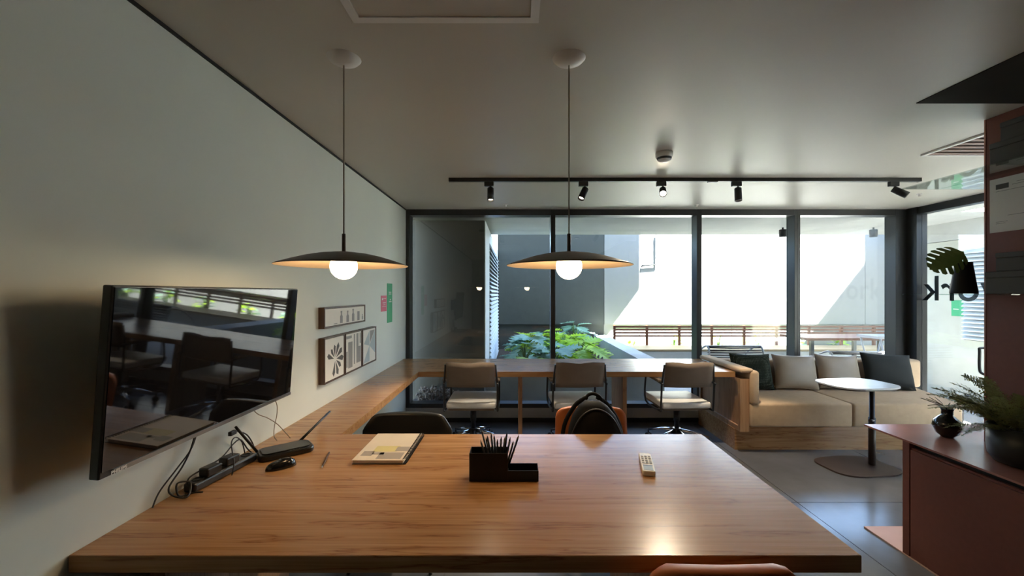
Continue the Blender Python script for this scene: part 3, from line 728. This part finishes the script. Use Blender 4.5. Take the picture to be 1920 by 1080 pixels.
def pillow(label, loc, w_, h_, m, rot, seed):
    rnd = random.Random(seed); n = 17; bm = BM(); A = []; B = []
    ph = rnd.random()*6
    for j in range(n):
        ra = []; rb = []
        for i in range(n):
            u = -1+2*i/(n-1); v = -1+2*j/(n-1)
            pin = 1-.07*(1-abs(u)**1.5)*abs(v)**4 ; pin2 = 1-.07*(1-abs(v)**1.5)*abs(u)**4
            th = .075*((1-abs(u)**3.0)*(1-abs(v)**3.0))**.55
            wr = .006*math.sin(5*u+3*v+ph)*max(0, v) if 0 < i < n-1 and 0 < j < n-1 else 0
            x = u*w_/2*pin2; z = v*h_/2*pin + h_/2
            ra.append(bm.verts.new((x, -th-.001+wr, z))); rb.append(bm.verts.new((x, th*.8+.001, z)))
        A.append(ra); B.append(rb)
    for j in range(n-1):
        for i in range(n-1):
            bm.faces.new((A[j][i], A[j][i+1], A[j+1][i+1], A[j+1][i])); bm.faces.new((B[j][i], B[j+1][i], B[j+1][i+1], B[j][i+1]))
        bm.faces.new((A[j][0], A[j+1][0], B[j+1][0], B[j][0])); bm.faces.new((A[j][-1], B[j][-1], B[j+1][-1], A[j+1][-1]))
        bm.faces.new((A[0][j], B[0][j], B[0][j+1], A[0][j+1])); bm.faces.new((A[-1][j], A[-1][j+1], B[-1][j+1], B[-1][j]))
    return tag(obj('throw_pillow', bm, m, None, loc, rot, smooth=True), label, 'pillow', 'throw pillows on the sofa')
pillow('dark green knitted throw pillow against the sofa arm', (2.53, 4.41, .478), .45, .385, 'knit', (-.30, .03, .05), 1)
pillow('taupe satin throw pillow beside the knitted one', (2.995, 4.42, .478), .46, .37, 'silk', (-.28, .03, -.04), 2)
pillow('creased taupe satin throw pillow behind the side table', (3.465, 4.43, .478), .45, .37, 'silk', (-.28, .03, -.06), 3)
pillow('dark charcoal throw pillow at the right end of the sofa', (3.97, 4.40, .478), .52, .385, 'greycush', (-.30, .06, -.05), 4)

# side table
sdt = thing('side_table', 'pedestal side table with a white top in front of the sofa', 'side table', (2.95, 3.6, 0))
def blob(c, k=8):
    pts = []
    P = [Vector(p) for p in c]; n = len(P)
    for i in range(n):
        a, b, d = P[i-1], P[i], P[(i+1) % n]
        s = b + (a-b)*.36; e = b + (d-b)*.36
        for j in range(k+1):
            t_ = j/k; q = s*(1-t_)**2 + b*2*t_*(1-t_) + e*t_*t_; pts.append((q.x, q.y))
    return pts
quad = [(-.31, .17), (.25, .24), (.30, -.18), (-.26, -.24)]
obj('table_top', prism(BM(), blob(quad), 2, .712, .724), 'tabletop', sdt)
obj('underside', prism(BM(), [(x*.93, y*.93) for x, y in blob(quad)], 2, .698, .712), 'bronze', sdt)
obj('column', lathe(BM(), [(.026, .012), (.026, .42), (.020, .42), (.020, .70)], 20, (.15, .02, 0), True, True), 'bronze', sdt)
obj('clamp_knob', tube(BM(), [(.15, .0, .40), (.105, -.01, .40)], [.008, .014], 10), 'bronze', sdt)
obj('base', prism(BM(), blob([(x*1.03, y*1.02) for x, y in quad]), 2, 0, .012), 'bronze', sdt)

# ================================================================ RED CABINET, SHELVES
cb = thing('red_cabinet', 'terracotta red cabinet with thin projecting top, at the right', 'cabinet', (2.55, 1.5, 0))
cx, cy = 2.55, 1.5
obj('cabinet_top', bxm(2.23-cx, 3.25-cx, .2-cy, 2.665-cy, .652, .662), 'redtop', cb)
obj('floor_plate', bxm(2.23-cx, 3.25-cx, .2-cy, 2.665-cy, .001, .008), 'redfloor', cb)
obj('body', bxm(2.245-cx, 3.2-cx, .25-cy, 2.39-cy, .008, .625), 'red', cb)
obj('end_panel', bxm(2.232-cx, 3.2-cx, 2.36-cy, 2.40-cy, .008, .652), 'red', cb)
obj('door', bxm(2.232-cx, 2.245-cx, 1.30-cy, 2.352-cy, .012, .615), 'red', cb)
obj('door', bxm(2.232-cx, 2.245-cx, .26-cy, 1.294-cy, .012, .615), 'red', cb)
obj('recess', bxm(2.262-cx, 3.2-cx, .26-cy, 2.36-cy, .625, .652), 'matteblack', cb)
sp = thing('shelf_unit', 'tall terracotta panel with glass shelves above the red cabinet', 'shelf', (2.665, 1.4, .662))
obj('back_panel', bxm(-.013, .013, -1.2, .945, .001, CZ-.662-.001), 'red', sp)
obj('edge_trim', bxm(-.016, .016, .945, .953, .001, CZ-.662-.001), 'redtop', sp)
for z in (2.155, 1.497):
    obj('glass_shelf', bxm(2.41-2.665, -.013, -1.2, 1.2, z-.662-.006, z-.662), 'shelfglass', sp)
    obj('glass_shelf', bxm(-.013, .3, .953, 1.2, z-.662-.006, z-.662), 'shelfglass', sp)
def sbox(label, x0, x1, y0, y1, z0, z1):
    t = thing('storage_box', label, 'box', ((x0+x1)/2, (y0+y1)/2, z0), 0, 'dark grey boxes on the glass shelves')
    hx, hy, h = (x1-x0)/2, (y1-y0)/2, z1-z0
    obj('box_body', bxm(-hx, hx, -hy, hy, 0, h*.72, bev=.004), 'greybox', t)
    obj('lid', bxm(-hx-.002, hx+.002, -hy-.002, hy+.002, h*.72, h, bev=.005), 'greybox', t)
sbox('lower dark grey box of the pair on the upper glass shelf', 2.425, 2.63, 1.62, 2.13, 2.156, 2.262)
sbox('upper dark grey box of the pair on the upper glass shelf', 2.445, 2.63, 1.66, 2.10, 2.263, 2.360)
sbox('lower dark grey box of the pair on the lower glass shelf', 2.425, 2.63, 1.62, 2.15, 1.498, 1.610)
sbox('upper dark grey box of the pair on the lower glass shelf', 2.445, 2.63, 1.66, 2.12, 1.611, 1.705)
# white notice on the red panel
nb = thing('notice_sheet', 'white printed sheet fixed to the terracotta panel', 'notice', (2.65, 2.16, 1.835))
obj('sheet', bxm(-.001, .0012, -.17, .165, 0, .295), 'paper', nb)
for a in ((.075, .135, .235, .262), ):
    obj('print', bxm(-.0016, -.001, a[0], a[1], a[2], a[3]), 'ink', nb)
for y0, y1, z in ((-.14, .06, .246), (-.14, .04, .258), (-.14, .135, .222), (-.1, .08, .085), (.08, .135, .055), (.09, .135, .046)):
    obj('print', bxm(-.0016, -.001, y0, y1, z, z+.0025), 'inkgrey', nb)

# vase with monstera leaf
vs = thing('leaf_vase', 'black tapered vase holding a monstera leaf on the lower glass shelf', 'vase', (2.54, 2.36, 1.498))
obj('vase_body', lathe(BM(), [(0, 0), (.056, 0), (.058, .006), (.038, .165), (.038, .178), (.033, .178), (.033, .16), (0, .155)], 28), 'matteblack', vs, smooth=False)
bm = BM()
n = 6; Lm = .185; Wm = .17
def env(t): return Wm/2*math.sin(PI*min(.999, .20+.80*t))**.7
def lpt(t, s, f):
    e = env(t)*f; return bm.verts.new((Lm*t + e*.38, s*e, -.05*t*t - 2.2*e*e))
for s in (1, -1):
    for i in range(n):
        t0_, t1_ = i/n, (i+1)/n; tm = t0_+.74/n
        for a, b in (((0, .50), (t0_, t1_)),):
            vs_ = [lpt(t0_, s, 0), lpt(t1_, s, 0), lpt(t1_, s, .48), lpt(tm, s, .50), lpt(tm, s, .95), lpt((t0_+tm)/2, s, 1.02), lpt(t0_, s, .92), lpt(t0_, s, .48)]
            bm.faces.new(vs_[::s])
lf = obj('leaf', bm, 'monst', vs)
ax = Vector((-.90, -.10, -.40)).normalized(); nz = Vector((.05, -.82, .55)); nz = (nz-ax*nz.dot(ax)).normalized(); ay = nz.cross(ax)
lf.matrix_local = Matrix.Translation((-.035, -.03, .235)) @ Matrix((ax, ay, nz)).transposed().to_4x4()
obj('petiole', tube(BM(), smoothpath([(0, 0, .15), (-.01, -.01, .22), (-.035, -.03, .235)], 4), .003, 6), 'stem', vs)

# round black vase with dried sprig
bv = thing('bud_vase', 'small squat black vase with dried sprigs on the red cabinet', 'vase', (2.52, 2.43, .662), 0, None, (0, 0, 0))
o = obj('vase_body', lathe(BM(), [(0, 0), (.026, 0), (.050, .022), (.066, .062), (.060, .095), (.036, .120), (.026, .130), (.026, .155), (.031, .165), (.026, .165), (.020, .155), (.020, .125), (0, .115)], 36), 'ceramic', bv, smooth=True)
for i in range(16):
    a = random.uniform(0, 2*PI); r = random.uniform(.05, .12)
    s = obj('sprig', tube(BM(), smoothpath([(0, 0, .14), (math.cos(a)*r*.4, math.sin(a)*r*.4, .185), (math.cos(a)*r, math.sin(a)*r, .195+random.uniform(-.015, .03))], 3), .0022, 5), 'dry', bv)

# potted fern
def frond_mesh(L, W, np_, droop, seed):
    rnd = random.Random(seed); bm = BM()
    P = lambda t: Vector((L*t*(1-.15*t*droop), 0, L*(.45*t-droop*.75*t*t)))
    tube(bm, [P(i/8) for i in range(9)], [.0022-.0018*i/8 for i in range(9)], 4)
    for i in range(np_):
        t = .14+.86*i/np_; p = P(t); e = W*math.sin(PI*(.12+.82*t))**.8
        for s in (1, -1):
            d = Vector((.45+.2*rnd.random(), s*.85, rnd.uniform(-.3, .12))).normalized(); l = e*rnd.uniform(.75, 1.1)
            sub = 4
            for q in range(sub):
                u = (q+.6)/sub; b = p+d*l*u
                for s2 in (1, -1):
                    d2 = (d*.8 + Vector((-d.y, d.x, 0))*s2*.8 + Vector((0, 0, rnd.uniform(-.35, .25)))).normalized(); ll = l*.34*(1.15-u)+.004
                    n_ = d2.cross(Vector((0, 0, 1))).normalized()*.0042
                    bm.faces.new([bm.verts.new(b-n_), bm.verts.new(b+d2*ll), bm.verts.new(b+n_)])
            n_ = d.cross(Vector((0, 0, 1))).normalized()*.0018
            bm.faces.new([bm.verts.new(p-n_), bm.verts.new(p+d*l), bm.verts.new(p+n_)])
    me = bpy.data.meshes.new('frond'); bm.to_mesh(me); bm.free(); me.materials.append(M['fern']); return me
FM = [frond_mesh(.34, .075, 22, .55, 1), frond_mesh(.30, .07, 20, .75, 2), frond_mesh(.27, .065, 18, .35, 3), frond_mesh(.38, .07, 24, .65, 4)]
pf = thing('potted_fern', 'feathery fern in a black round pot on the red cabinet', 'plant', (2.475, 2.02, .662))
obj('pot', lathe(BM(), [(0, 0), (.075, 0), (.105, .010), (.125, .04), (.130, .09), (.130, .185), (.122, .185), (.122, .16), (0, .158)], 40), 'potblack', pf, smooth=False)
obj('soil', lathe(BM(), [(0, .162), (.12, .160)], 24), 'soil', pf)
for i in range(58):
    a = 2*PI*i/58*7.03 + random.uniform(-.2, .2); rr = random.uniform(.01, .09)
    pit = random.choice((-.85, -.6, -.4, -.2, 0)) + random.uniform(-.12, .12)
    if math.cos(a) > .2 or math.sin(a) < -.35: pit = random.uniform(-1.15, -.55)
    f = obj('frond', FM[i % 4], None, pf, (math.cos(a)*rr, math.sin(a)*rr, .165), (random.uniform(-.4, .4), pit, a))
    s = random.uniform(.75, 1.05)*(.40 if math.cos(a) > .2 else 1); f.scale = (s, s, s)

# ================================================================ ON THE TABLE
TZ = .751
nbk = thing('notebook', 'spiral notebook with a beige and grey cover on the table', 'notebook', (-.60, 1.995, TZ), 0)
obj('pages', bxm(-.115, .105, -.17, .17, .002, .016), 'paper', nbk)
obj('back_cover', bxm(-.118, .118, -.173, .173, 0, .002), 'matteblack', nbk)
bm = BM(); nx = 8; top = []; 
for j in range(2):
    for i in range(nx+1):
        pass
fc = obj('front_cover', bxm(-.118, .112, -.175, .173, .0165, .0185), 'cover', nbk)
obj('print', bxm(-.06, .05, -.075, -.005, .0185, .0188), 'coveryellow', fc)
obj('print', bxm(.04, .108, -.07, -.015, .0189, .0191), 'covergrey', fc)
obj('print', bxm(-.10, -.05, -.125, -.07, .0185, .0188), 'covergrey', fc)
obj('print', bxm(-.02, .09, -.16, -.085, .0185, .0188), 'covergrey', fc)
obj('print', bxm(-.055, .0, -.11, -.085, .0185, .0188), 'covergrey', fc)
for i in range(26):
    y = -.165 + i*.0132
    obj('ring', tube(BM(), [(.112+.012*math.cos(q), y+.002*q/6, .012+.012*math.sin(q)) for q in (2*PI*k/10 for k in range(11))], .0016, 5), 'blackplastic', nbk)

ph = thing('desk_organizer', 'black desk organizer with a tall and a low compartment', 'desk organizer', (-.047, 1.69, TZ))
def tray(x0, x1, y0, y1, h, div=()):
    bm = BM(); w_ = .0025
    box(bm, x0, x1, y0, y1, 0, .003)
    box(bm, x0, x1, y0, y0+w_, .003, h); box(bm, x0, x1, y1-w_, y1, .003, h)
    box(bm, x0, x0+w_, y0+w_, y1-w_, .003, h); box(bm, x1-w_, x1, y0+w_, y1-w_, .003, h)
    for d in div: box(bm, d-.001, d+.001, y0+w_, y1-w_, .003, h-.004)
    return bm
obj('tall_compartment', tray(-.138, .015, -.035, .040, .112, (-.065,)), 'matteblack', ph)
obj('low_compartment', tray(.0152, .138, -.035, .040, .043), 'matteblack', ph)
for i in range(13):
    u = i/12; bx_ = -.052 + .055*u; by_ = random.uniform(-.018, .024)
    tx = bx_ + (-.060 + .115*u)*random.uniform(.7, 1.15); ty = by_+random.uniform(-.012, .015); h = random.uniform(.150, .182)
    p = thing('pencil', 'black pencil fanned out in the desk organizer', 'pencil', (-.047+bx_, 1.69+by_, TZ+.006), 0, 'black pencils in the desk organizer')
    d = Vector((tx-bx_, ty-by_, h))
    obj('shaft', tube(BM(), [(0, 0, 0), d*.9], .0044, 6), 'blackplastic', p)
    obj('tip', tube(BM(), [d*.9, d], [.0044, .0006], 6), 'cabletan' if i % 4 == 0 else 'blackplastic', p)

rm = thing('remote_control', 'ivory air conditioner remote control lying on the table', 'remote control', (.567, 1.80, TZ), math.radians(-12))
obj('shell', prism(BM(), rrect(-.026, .026, -.10, .10, .010), 2, 0, .021, bev=.003), 'ivory', rm)
obj('display', bxm(-.019, .019, -.090, -.045, .021, .0218), 'lcd', rm)
obj('slot', bxm(-.020, .020, -.043, -.037, .021, .0220), 'blackplastic', rm)
for r_ in range(4):
    for c_ in range(3):
        obj('button', bxm(-.020+c_*.0150, -.010+c_*.0150, -.020+r_*.024, -.008+r_*.024, .021, .0232, bev=.001, seg=1), 'rbutton' if (r_+c_) % 3 else 'covergrey', rm)

rt = thing('router', 'black wireless router with two antennas on the table by the wall', 'router', (-1.08, 1.95, TZ), math.radians(40))
obj('body', prism(BM(), rrect(-.115, .115, -.065, .065, .03), 2, 0, .026, bev=.008), 'blackplastic', rt)
obj('lid', prism(BM(), rrect(-.10, .10, -.052, .052, .025), 2, .026, .031, bev=.003), 'blackplastic', rt)
for k in range(4): obj('status_light', bxm(.01+k*.012, .014+k*.012, -.056, -.053, .0262, .0272), 'inkgrey', rt)
def wp(parent, p): return parent.matrix_world.inverted() @ Vector(p)
bpy.context.view_layer.update()
obj('antenna', tube(BM(), [wp(rt, (-1.185, 1.905, .775)), wp(rt, (-1.205, 1.79, .925))], [.0065, .0055], 8), 'blackplastic', rt)
obj('antenna', tube(BM(), [wp(rt, (-1.06, 2.03, .773)), wp(rt, (-1.0, 2.24, .865))], [.0065, .0055], 8), 'blackplastic', rt)

ms = thing('computer_mouse', 'black computer mouse beside the router', 'mouse', (-1.01, 1.79, TZ), math.radians(40))
bm = BM(); rings = []
for j in range(8):
    t_ = j/7*PI/2; rings.append([bm.verts.new((.060*math.cos(q)*math.cos(t_)**.6, .030*math.sin(q)*math.cos(t_)**.6*(1+.1*math.cos(q)), .034*math.sin(t_)+.004*math.cos(q)*math.sin(t_))) for q in (2*PI*k/24 for k in range(24))])
for a, b in zip(rings, rings[1:]):
    for k in range(24): bm.faces.new((a[k], a[(k+1) % 24], b[(k+1) % 24], b[k]))
bm.faces.new(rings[0][::-1])
bmesh.ops.remove_doubles(bm, verts=bm.verts, dist=1e-5)
obj('shell', bm, 'ceramic', ms, smooth=True)
mtx = Matrix.Translation((.026, 0, .029)) @ Euler((PI/2, 0, 0)).to_matrix().to_4x4()
bm = BM(); bmesh.ops.create_cone(bm, cap_ends=True, segments=14, radius1=.008, radius2=.008, depth=.006, matrix=mtx)
obj('wheel', bm, 'bezel', ms)
pn = thing('pen', 'thin brown pen lying alone on the table', 'pen', (-.85, 1.86, TZ+.0045), 0)
d = Vector((-.045, .17, 0))*.5
obj('barrel', tube(BM(), [-d*.85, d], .004, 8), 'walnut', pn); obj('tip', tube(BM(), [-d*.85, -d], [.004, .0008], 8), 'chrome', pn)

# power strip, adapters, cables
ps = thing('power_strip', 'black power strip lying on the table against the wall', 'power strip', (-1.205, 1.715, TZ), math.radians(83))
obj('body', bxm(-.16, .16, -.026, .026, 0, .036, bev=.010, seg=3), 'blackplastic', ps)
for k in range(4):
    obj('socket', lathe(BM(), [(.0195, .0362), (.0195, .0385), (.016, .0385), (.015, .0365), (0, .0365)], 20, (-.12+k*.08, 0, 0)), 'matteblack', ps)
for k, (x, y, lab) in enumerate(((-1.20, 1.635, 'black plug adapter at the near end of the power strip'), (-1.195, 1.735, 'black plug adapter in the middle of the power strip'))):
    ad = thing('plug_adapter', lab, 'adapter', (x, y, TZ+.0392), math.radians(80))
    obj('body', bxm(-.032, .032, -.022, .022, 0, .034, bev=.006), 'blackplastic', ad)
    obj('strain_relief', tube(BM(), [(.03, 0, .018), (.05, 0, .020)], [.006, .004], 8), 'cableblack', ad)
def cable(name, label, pts, r, m):
    return tag(obj(name, tube(BM(), smoothpath(pts, 8), r, 6), m), label, 'cable', None)
cable('power_cable', 'black cable hanging from the television in loops by the power strip', [(-1.25, 1.63, .97), (-1.25, 1.60, .90), (-1.25, 1.56, .85), (-1.25, 1.50, .80), (-1.235, 1.50, .77), (-1.20, 1.52, .757), (-1.22, 1.56, .79), (-1.245, 1.53, .80), (-1.23, 1.52, .76), (-1.2, 1.55, .757), (-1.17, 1.555, .757)], .0032, 'cableblack')
cable('power_cable', 'second black cable hanging from the television to the table', [(-1.255, 1.645, .97), (-1.255, 1.61, .90), (-1.255, 1.54, .85), (-1.258, 1.47, .80), (-1.258, 1.44, .757)], .0028, 'cableblack')
cable('power_cable', 'black cable looping over the power strip', [(-1.225, 1.56, .755), (-1.235, 1.57, .80), (-1.22, 1.64, .815), (-1.215, 1.72, .822), (-1.22, 1.80, .85), (-1.23, 1.86, .845), (-1.225, 1.90, .79), (-1.215, 1.925, .757)], .003, 'cableblack')
cable('power_cable', 'black cable arching behind the middle adapter', [(-1.16, 1.70, .756), (-1.165, 1.72, .80), (-1.21, 1.77, .86), (-1.225, 1.82, .87), (-1.23, 1.87, .83), (-1.235, 1.90, .757)], .0026, 'cableblack')
lc = thing('loose_cable', 'black cable with a loose plug sticking up behind the router', 'cable', (-1.235, 1.93, TZ))
obj('lead', tube(BM(), smoothpath([(0, .04, .004), (.0, .02, .05), (0, -.02, .10), (0, -.07, .13), (0, -.10, .14)], 5), .003, 6), 'cableblack', lc)
obj('plug', bxm(-.008, .008, -.135, -.098, .131, .150, bev=.003), 'cableblack', lc)
cable('network_cable', 'tan cable hanging in a curve from the right of the television', [(-1.24, 2.13, .97), (-1.24, 2.16, .92), (-1.235, 2.15, .87), (-1.23, 2.12, .82), (-1.22, 2.10, .78), (-1.205, 2.10, .757)], .0022, 'cabletan')
cable('network_cable', 'tan cable slanting from the television to the router', [(-1.245, 1.95, .97), (-1.24, 2.0, .92), (-1.235, 2.07, .88), (-1.22, 2.13, .83), (-1.19, 2.15, .78), (-1.16, 2.14, .757)], .0022, 'cabletan')
# green notice on the outside wall
gn = thing('outdoor_notice', 'bright green notice on the pale concrete wall outside', 'notice', (5.999, 5.64, 1.19))
obj('card', bxm(-.004, 0, -.085, .085, 0, .215), 'green', gn)
obj('print', bxm(-.0046, -.004, -.01, .06, .09, .10), 'paper', gn)
